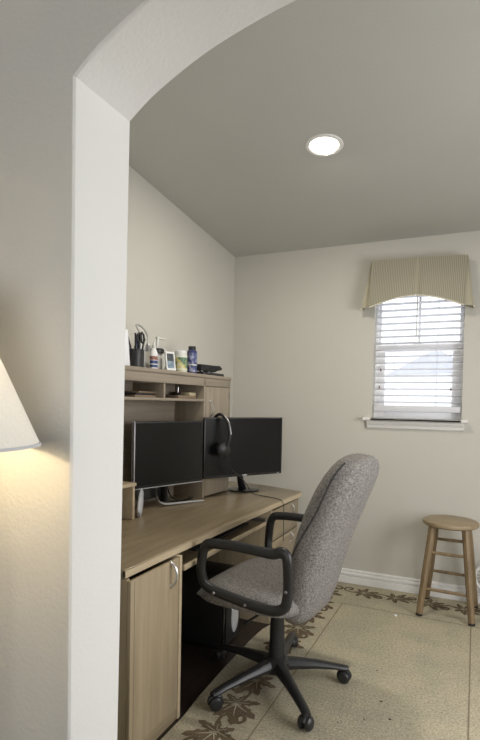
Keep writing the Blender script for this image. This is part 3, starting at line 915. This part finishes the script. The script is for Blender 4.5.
# base hub and legs
b = CB(); b.lathe([(0.02, 0.070), (0.062, 0.075), (0.070, 0.090), (0.066, 0.125), (0.050, 0.140), (0.044, 0.142)], 'chair_plastic', 26, (CX, CY, 0)); hub = b.build('base_hub', ch)
for k in range(5):
    a = math.radians((244, 309, 25.5, 97, 168)[k]+5)
    ln = (0.375, 0.385, 0.335, 0.385, 0.355)[k]
    ux, uy = math.cos(a), math.sin(a)
    px_, py_ = -uy, ux
    b = CB()
    secs = []
    for s, wd, z_t, z_b in ((0.035, 0.036, 0.136, 0.078), (0.10, 0.032, 0.132, 0.082), (0.20, 0.026, 0.122, 0.084), (ln-0.05, 0.022, 0.106, 0.080), (ln-0.005, 0.021, 0.098, 0.074), (ln+0.018, 0.016, 0.092, 0.074)):
        ring = []
        for g in range(12):
            q = 2*PI*g/12
            c_, s_ = math.cos(q), math.sin(q)
            e = 0.6
            cc = abs(c_)**e*(1 if c_ >= 0 else -1); ss = abs(s_)**e*(1 if s_ >= 0 else -1)
            wv = wd*cc*(0.78 if ss > 0.3 else 1.0)
            zz = (z_t+z_b)/2+(z_t-z_b)/2*ss
            ring.append((CX+ux*s+px_*wv, CY+uy*s+py_*wv, zz))
        secs.append(ring)
    b.rings(secs, 'chair_plastic')
    b.build('base_leg', ch)
    # caster: stem and hood, with twin wheels
    tx, ty = CX+ux*ln, CY+uy*ln
    ca_ = a+math.radians((70, 40, 60, 110, 75)[k])
    wx, wy = math.cos(ca_), math.sin(ca_)
    b = CB()
    b.tube([(tx, ty, 0.080), (tx, ty, 0.050)], 0.009, 'black', 10)
    hood = []
    for i in range(9):
        q = math.radians(-20+i*22)
        hood.append((tx-wy*0.033*math.cos(q), ty+wx*0.033*math.cos(q), RT+0.030+0.033*math.sin(q)))
    b.tube(hood, 0.007, 'black', 8, flat=((wx, wy, 0), 1.5))
    cs = b.build('caster', ch)
    for sgn in (-1, 1):
        b = CB()
        mt = Matrix.Translation((tx+wx*0.017*sgn, ty+wy*0.017*sgn, RT+0.0305)) @ Vector((wx*sgn, wy*sgn, 0)).to_track_quat('Z', 'Y').to_matrix().to_4x4()
        b.lathe([(0.001, -0.010), (0.027, -0.010), (0.0300, -0.006), (0.0300, 0.004), (0.022, 0.012), (0.001, 0.014)], 'black', 20, mtx=mt)
        b.build('wheel', cs)
# mechanism under the seat
b = CB(); b.box((-1.00, CY-0.09, 0.400), (-0.70, CY+0.09, 0.450), 'black', 0.008); b.tube([(-0.86, CY-0.05, 0.40), (-0.88, CY-0.24, 0.395), (-0.885, CY-0.27, 0.392)], [0.006, 0.006, 0.010], 'black', 8); b.build('tilt_mechanism', ch)

def sgnpow(v, e): return abs(v)**e*(1 if v >= 0 else -1)
SY = 2.375          # middle plane of seat and back
# seat cushion: layered superellipses, waterfall front
def slab(cx, hx, hy, z, n=40, e=0.45):
    return [(cx+hx*sgnpow(math.cos(2*PI*k/n), e), SY+hy*sgnpow(math.sin(2*PI*k/n), e), z(cx+hx*sgnpow(math.cos(2*PI*k/n), e)) if callable(z) else z) for k in range(n)]
def drop(z_):
    return lambda x_: z_ - 0.05*max(0, (-1.06-x_)/0.10)**2*0.32
b = CB()
b.rings([slab(-0.90, 0.05, 0.05, 0.447), slab(-0.90, 0.235, 0.285, 0.447), slab(-0.905, 0.256, 0.302, 0.455), slab(-0.918, 0.276, 0.308, drop(0.482)), slab(-0.908, 0.255, 0.304, drop(0.505)), slab(-0.905, 0.240, 0.288, drop(0.525)), slab(-0.90, 0.19, 0.235, drop(0.532)), slab(-0.89, 0.10, 0.12, 0.528), slab(-0.89, 0.01, 0.01, 0.527)], 'chair_fab')
b.build('seat', ch, 60)
# backrest: stacked cross sections, rounded shell behind
BK = [  # z, x front, x rear, half width
    (0.385, -0.735, -0.690, 0.10), (0.395, -0.760, -0.655, 0.175), (0.43, -0.765, -0.625, 0.205), (0.50, -0.755, -0.598, 0.218), (0.60, -0.742, -0.572, 0.228), (0.70, -0.722, -0.545, 0.238),
    (0.80, -0.695, -0.513, 0.246), (0.90, -0.660, -0.474, 0.250), (1.00, -0.615, -0.434, 0.246), (1.06, -0.582, -0.412, 0.232), (1.10, -0.556, -0.402, 0.208), (1.128, -0.533, -0.405, 0.170), (1.143, -0.515, -0.420, 0.120), (1.149, -0.490, -0.445, 0.05)]
def bk_ring(z_, xf, xr, hw_, n=36):
    ring = []
    xm_ = xf+(xr-xf)*0.42
    for k in range(n):
        q = 2*PI*k/n
        c_, s_ = math.cos(q), math.sin(q)
        yy = hw_*sgnpow(s_, 0.62)
        xx = xm_+((xr-xm_) if c_ > 0 else (xm_-xf))*sgnpow(c_, 0.75)
        ring.append((xx, SY+yy, z_-0.12*(xx-xm_)))
    return ring
b = CB()
b.rings([bk_ring(*s) for s in BK], 'chair_fab')
back = b.build('backrest', ch, 70)
# seam running round the side of the back
def seam_pts(sgn):
    out = []
    for (z_, xf, xr, hw_), xs in zip(BK[3:12], (-0.722, -0.708, -0.690, -0.640, -0.582, -0.538, -0.514, -0.496, -0.480)):
        xm_ = xf+(xr-xf)*0.42
        d_ = (xr-xm_) if xs > xm_ else (xm_-xf)
        c_ = min(0.97, abs((xs-xm_)/d_)**(1/0.75))
        yy = hw_*math.sqrt(1-c_*c_)**0.62
        out.append((xs, SY+sgn*yy, z_-0.12*(xs-xm_)))
    return out
l_, r_ = seam_pts(-1), seam_pts(1)
for q_ in (l_, r_):
    b = CB(); b.tube(q_, 0.0045, 'seam', 7, sub=3); b.build('seam_piping', back)
# armrests: closed loops of flattened tube
for sgn in (-1, 1):
    yy = SY+sgn*0.345
    yi = SY+sgn*0.330
    loop = [(-1.035, yy, 0.746), (-0.93, yy, 0.752), (-0.81, yy, 0.748), (-0.735, yy, 0.746), (-0.700, yy, 0.760), (-0.678, yy, 0.752), (-0.668, yy, 0.715), (-0.670, yi, 0.62), (-0.674, yi, 0.56), (-0.690, yi, 0.520), (-0.745, yi, 0.500), (-0.85, yi, 0.506), (-0.96, yi, 0.520), (-1.050, yi, 0.536), (-1.085, yi, 0.560), (-1.092, yy, 0.62), (-1.085, yy, 0.69), (-1.068, yy, 0.733)]
    loop = [(p[0]+0.014, p[1], p[2]) for p in loop]
    b = CB(); b.tube(loop, 0.0225, 'chair_plastic', 14, closed=True, flat=((0, 1, 0), 0.85), sub=4)
    am = b.build('armrest', ch, 60)
    for (bx_, bz_) in ((-1.006, 0.528), (-0.846, 0.507), (-0.657, 0.60)):
        b = CB()
        mt = Matrix.Translation((bx_, yi+sgn*0.022, bz_)) @ Vector((0, sgn, 0)).to_track_quat('Z', 'Y').to_matrix().to_4x4()
        b.lathe([(0.001, 0.0), (0.007, 0.0), (0.006, 0.004), (0.001, 0.005)], 'steel', 10, mtx=mt)
        b.build('bolt', am)

# ------------------------------------------------------------------ stool
st = thing('stool', 'round-seated wooden stool with four splayed legs by the back wall', 'stool', (-0.134, 3.712, RT), -math.radians(3))
b = B(); b.lathe([(0.001, 0.578), (0.162, 0.578), (0.174, 0.586), (0.177, 0.597), (0.174, 0.607), (0.165, 0.612), (0.001, 0.612)], 'stool_seat', 48); b.build('seat', st)
for sx in (-1, 1):
    for sy in (-1, 1):
        top_ = Vector((sx*0.100, sy*0.095, 0.580)); bot = Vector((sx*0.158, sy*0.170, 0.0))
        b = B()
        b.tube([top_, top_.lerp(bot, 0.5), bot+(top_-bot)*0.02], [0.0235, 0.0235, 0.0205], 'stool_wood', 8)
        lg = b.build('leg', st)
        b = B(); b.tube([bot+(top_-bot)*0.022, bot+Vector((0, 0, 0.0005))], 0.021, 'black_soft', 12); b.build('foot_cap', lg)
def leg_at(sx, sy, z_):
    t = (0.580-z_)/0.580
    return Vector((sx*(0.100+0.058*t), sy*(0.095+0.075*t), z_))
for (s0, s1, zs) in (((-1, -1), (1, -1), (0.175, 0.410)), ((-1, 1), (1, 1), (0.215, 0.450)), ((-1, -1), (-1, 1), (0.255, 0.49)), ((1, -1), (1, 1), (0.255, 0.49))):
    for z_ in zs:
        p, q = leg_at(*s0, z_), leg_at(*s1, z_)
        b = B(); b.tube([p, p.lerp(q, 0.5), q], [0.009, 0.0115, 0.009], 'stool_wood', 10); b.build('rung', st)

# white rimmed object at the right frame edge
t = thing('round_fan', 'white round-rimmed desk fan on the rug, cut off by the right edge of the picture', 'fan', (0.120, 3.915, RT))
ring = [(0.095*math.cos(2*PI*k/28), 0, 0.20+0.095*math.sin(2*PI*k/28)) for k in range(28)]
b = B(); b.tube(ring, 0.010, 'white', 10, closed=True); b.build('rim', t)
b = B()
for k in range(20):
    g = 2*PI*k/20
    b.tube([(0.015*math.cos(g), 0.008, 0.20+0.015*math.sin(g)), (0.09*math.cos(g), 0.002, 0.20+0.09*math.sin(g))], 0.0016, 'white', 5)
b.build('grille', t)
b = B(); b.tube([(0, -0.012, 0.20), (0, 0.035, 0.20)], [0.020, 0.022], 'white', 14); b.tube([(0, 0.025, 0.20), (0, 0.015, 0.10), (0, 0.0, 0.01)], 0.013, 'white', 10); b.build('motor', t)
b = B(); b.lathe([(0.001, 0), (0.045, 0), (0.045, 0.010), (0.02, 0.022), (0.001, 0.022)], 'white', 24); b.build('base', t)

# ------------------------------------------------------------------ blinds and valance
bl = thing('window_blind', 'white horizontal slat blind lowered over the window above the sill', 'blind', ((WX0+WX1)/2, 4.025, 1.32))
BX = (WX1-WX0)/2-0.006
b = B(); b.box((-BX, -0.028, 2.25-1.32), (BX, 0.028, 2.295-1.32), 'slat', 0.003); b.build('head_rail', bl)
z = 1.405
while z < 2.24:
    b = B()
    pts = []
    for k in range(7):
        y_ = -0.024+0.048*k/6
        pts.append((y_, -0.0025*(y_/0.024)**2 + 0.0012 - y_*0.13))
    poly = pts + [(p[0], p[1]-0.0026) for p in pts[::-1]]
    b.prism(poly, 'x', -BX, BX, 'slat')
    b.build('slat', bl, (0, 0, z-1.32))
    z += 0.0485
b = B(); b.box((-BX, -0.026, 0.012), (BX, 0.026, 0.056), 'slat', 0.006); b.build('bottom_rail', bl)
b = B()
for xx in (-0.165, 0.135):
    for y_ in (-0.0265, 0.0265):
        b.tube([(xx, y_, 0.05), (xx, y_, 0.94)], 0.0011, 'slat', 5)
b.build('ladder_cord', bl)
b = B(); b.tube([(-0.01, -0.031, 0.56), (-0.008, -0.031, 0.94)], 0.004, 'clear', 8); b.build('tilt_wand', bl)
for (xx, zz) in ((-0.262, 0.20), (-0.255, 0.33), (0.235, 0.19)):
    b = B(); b.tube([(xx, -0.034, zz), (xx, -0.034, 0.94)], 0.0009, 'slat', 4)
    b.lathe([(0.002, 0.022), (0.006, 0.004), (0.006, 0.0), (0.001, 0.0)], 'brown', 8, (xx, -0.034, zz-0.02)); b.build('pull_cord', bl)

va = thing('window_valance', 'cream striped pleated valance with arched hem above the window', 'valance', (-0.417, YB-0.001, 2.10))
va.rotation_euler = (0, math.radians(1.7), 0)
VY = -0.105                      # front plane, out from the wall
def vz_hem(x_):                  # arched hem in the front
    t = min(1, abs(x_)/0.30)
    return -0.020 + 0.075*(1-t**1.7)
n = 48
def sheet(fn, us, vs, mat, th=0.004):
    bb = bmesh.new()
    g0 = [[bb.verts.new(fn(u_, v_)) for v_ in vs] for u_ in us]
    for i in range(len(us)-1):
        for j in range(len(vs)-1):
            bb.faces.new([g0[i][j], g0[i+1][j], g0[i+1][j+1], g0[i][j+1]])
    bmesh.ops.recalc_face_normals(bb, faces=bb.faces)
    bmesh.ops.solidify(bb, geom=bb.faces, thickness=th)
    q = B(); q.merge(bb, mat)
    return q
ZT = 0.318
for sgn in (-1, 1):
    def front(u_, v_):
        x_ = sgn*(0.006+u_*0.306)
        zb = vz_hem(x_)
        # the panels flare slightly outward at the bottom
        xf = x_*(1+0.02*(1-v_))
        y_ = VY - 0.010*(1-v_) + (0.008*(1-v_)*max(0, 1-u_/0.10)) - 0.006*math.sin(PI*u_)*(1-v_)
        return (xf, y_, zb+(ZT-zb)*v_)
    q = sheet(front, [i/24 for i in range(25)], [i/10 for i in range(11)], 'valance')
    p_ = q.build('front_panel', va, None, 60)
    hem = []
    for i in range(25):
        f_ = front(i/24, 0.0)
        hem.append((f_[0], f_[1]-0.003, f_[2]))
    q = B(); q.tube(hem, 0.005, 'valance_hem', 7); q.build('hem', p_)
    # corner pleat and side return
    def corner(u_, v_):
        x_ = sgn*(0.312*(1+0.02*(1-v_)) + u_*(0.012+0.050*(1-v_)))
        y_ = VY-0.010*(1-v_) + 0.020*u_ + 0.012*math.sin(u_*PI)
        zb = vz_hem(0.312)+0.0-0.004*u_
        return (x_, y_, zb+(ZT-zb)*v_)
    q = sheet(corner, [i/6 for i in range(7)], [i/6 for i in range(7)], 'lining'); q.build('corner_pleat', va, None, 60)
    def side(u_, v_):
        x_ = sgn*(0.324+0.056*(1-v_)) 
        y_ = (VY+0.018-0.010*(1-v_))*(1-u_) - 0.006*u_
        zb = vz_hem(0.312)-0.006
        return (x_, y_, zb+(ZT-zb)*v_)
    q = sheet(side, [i/6 for i in range(7)], [i/6 for i in range(7)], 'valance'); p_ = q.build('side_return', va, None, 60)
    hem = [side(i/6, 0) for i in range(7)]
    q = B(); q.tube(hem, 0.005, 'valance_hem', 7); q.build('hem', p_)
q = sheet(lambda u_, v_: (-0.012+0.024*u_, VY+0.001-0.010*(1-v_), vz_hem(0)+0.004+(ZT-vz_hem(0)-0.004)*v_), [0, 0.5, 1], [i/6 for i in range(7)], 'lining'); q.build('centre_pleat', va)
q = B(); q.box((-0.306, VY+0.012, ZT-0.030), (0.306, 0.0, ZT-0.014), 'lining'); q.build('mounting_board', va)

# neighbour's house far outside the window
nh = thing('neighbour_house', 'pale house roof seen faintly through the window blind', 'house', (-2.04, 30.4, -5.05))
b = B(); b.box((-4, 0, 0), (1.9, 8, 8.3), 'trim', 0); b.build('house_wall', nh)
b = B(); b.prism([(-2.6, 8.2), (2.0, 8.35), (0, 9.6)], 'y', -0.4, 8.4, 'shingle'); b.build('roof', nh)

# ------------------------------------------------------------------ floor lamp in the hall
LX, LY, LZ = -0.862, 0.575, 1.289
lp = thing('floor_lamp', 'lit lamp with white cone shade against the hall wall beside the arch', 'lamp', (LX, LY, 0))
RB = 0.198
sl_ = 0.44                      # shade radius lost per metre of height
HT = 0.33
b = B(); b.lathe([(RB-0.003, LZ), (RB, LZ), (RB-sl_*HT, LZ+HT), (RB-sl_*HT-0.003, LZ+HT)], 'shade', 56, caps=False); b.build('lamp_shade', lp)
b = B(); b.lathe([(RB-0.0035, LZ-0.001), (RB+0.0012, LZ-0.001), (RB+0.0012, LZ+0.004), (RB-0.0035, LZ+0.004)], 'grey_line', 56, caps=False); b.build('shade_trim', lp)
b = B(); b.lathe([(0.001, 0), (0.13, 0), (0.13, 0.018), (0.03, 0.03), (0.012, 0.05), (0.010, LZ+0.02), (0.001, LZ+0.02)], 'steel', 28); b.build('base', lp)
b = B(); b.lathe([(0.001, LZ+0.02), (0.015, LZ+0.02), (0.016, LZ+0.05), (0.030, LZ+0.085), (0.026, LZ+0.11), (0.001, LZ+0.12)], 'bulb', 18); b.build('bulb', lp)
b = B()
for k in range(3):
    g = 2*PI*k/3
    b.tube([(0, 0, LZ+0.03), ((RB-0.004-sl_*0.03)*math.cos(g), (RB-0.004-sl_*0.03)*math.sin(g), LZ+0.03)], 0.002, 'steel', 5)
b.build('shade_spider', lp)
pl = bpy.data.lights.new('lamp_glow', 'POINT')
pl.energy = 11.0; pl.color = (1.0, 0.78, 0.45); pl.shadow_soft_size = 0.03
po = bpy.data.objects.new('lamp_glow', pl); COL.objects.link(po)
po.location = (LX, LY, LZ+0.115)
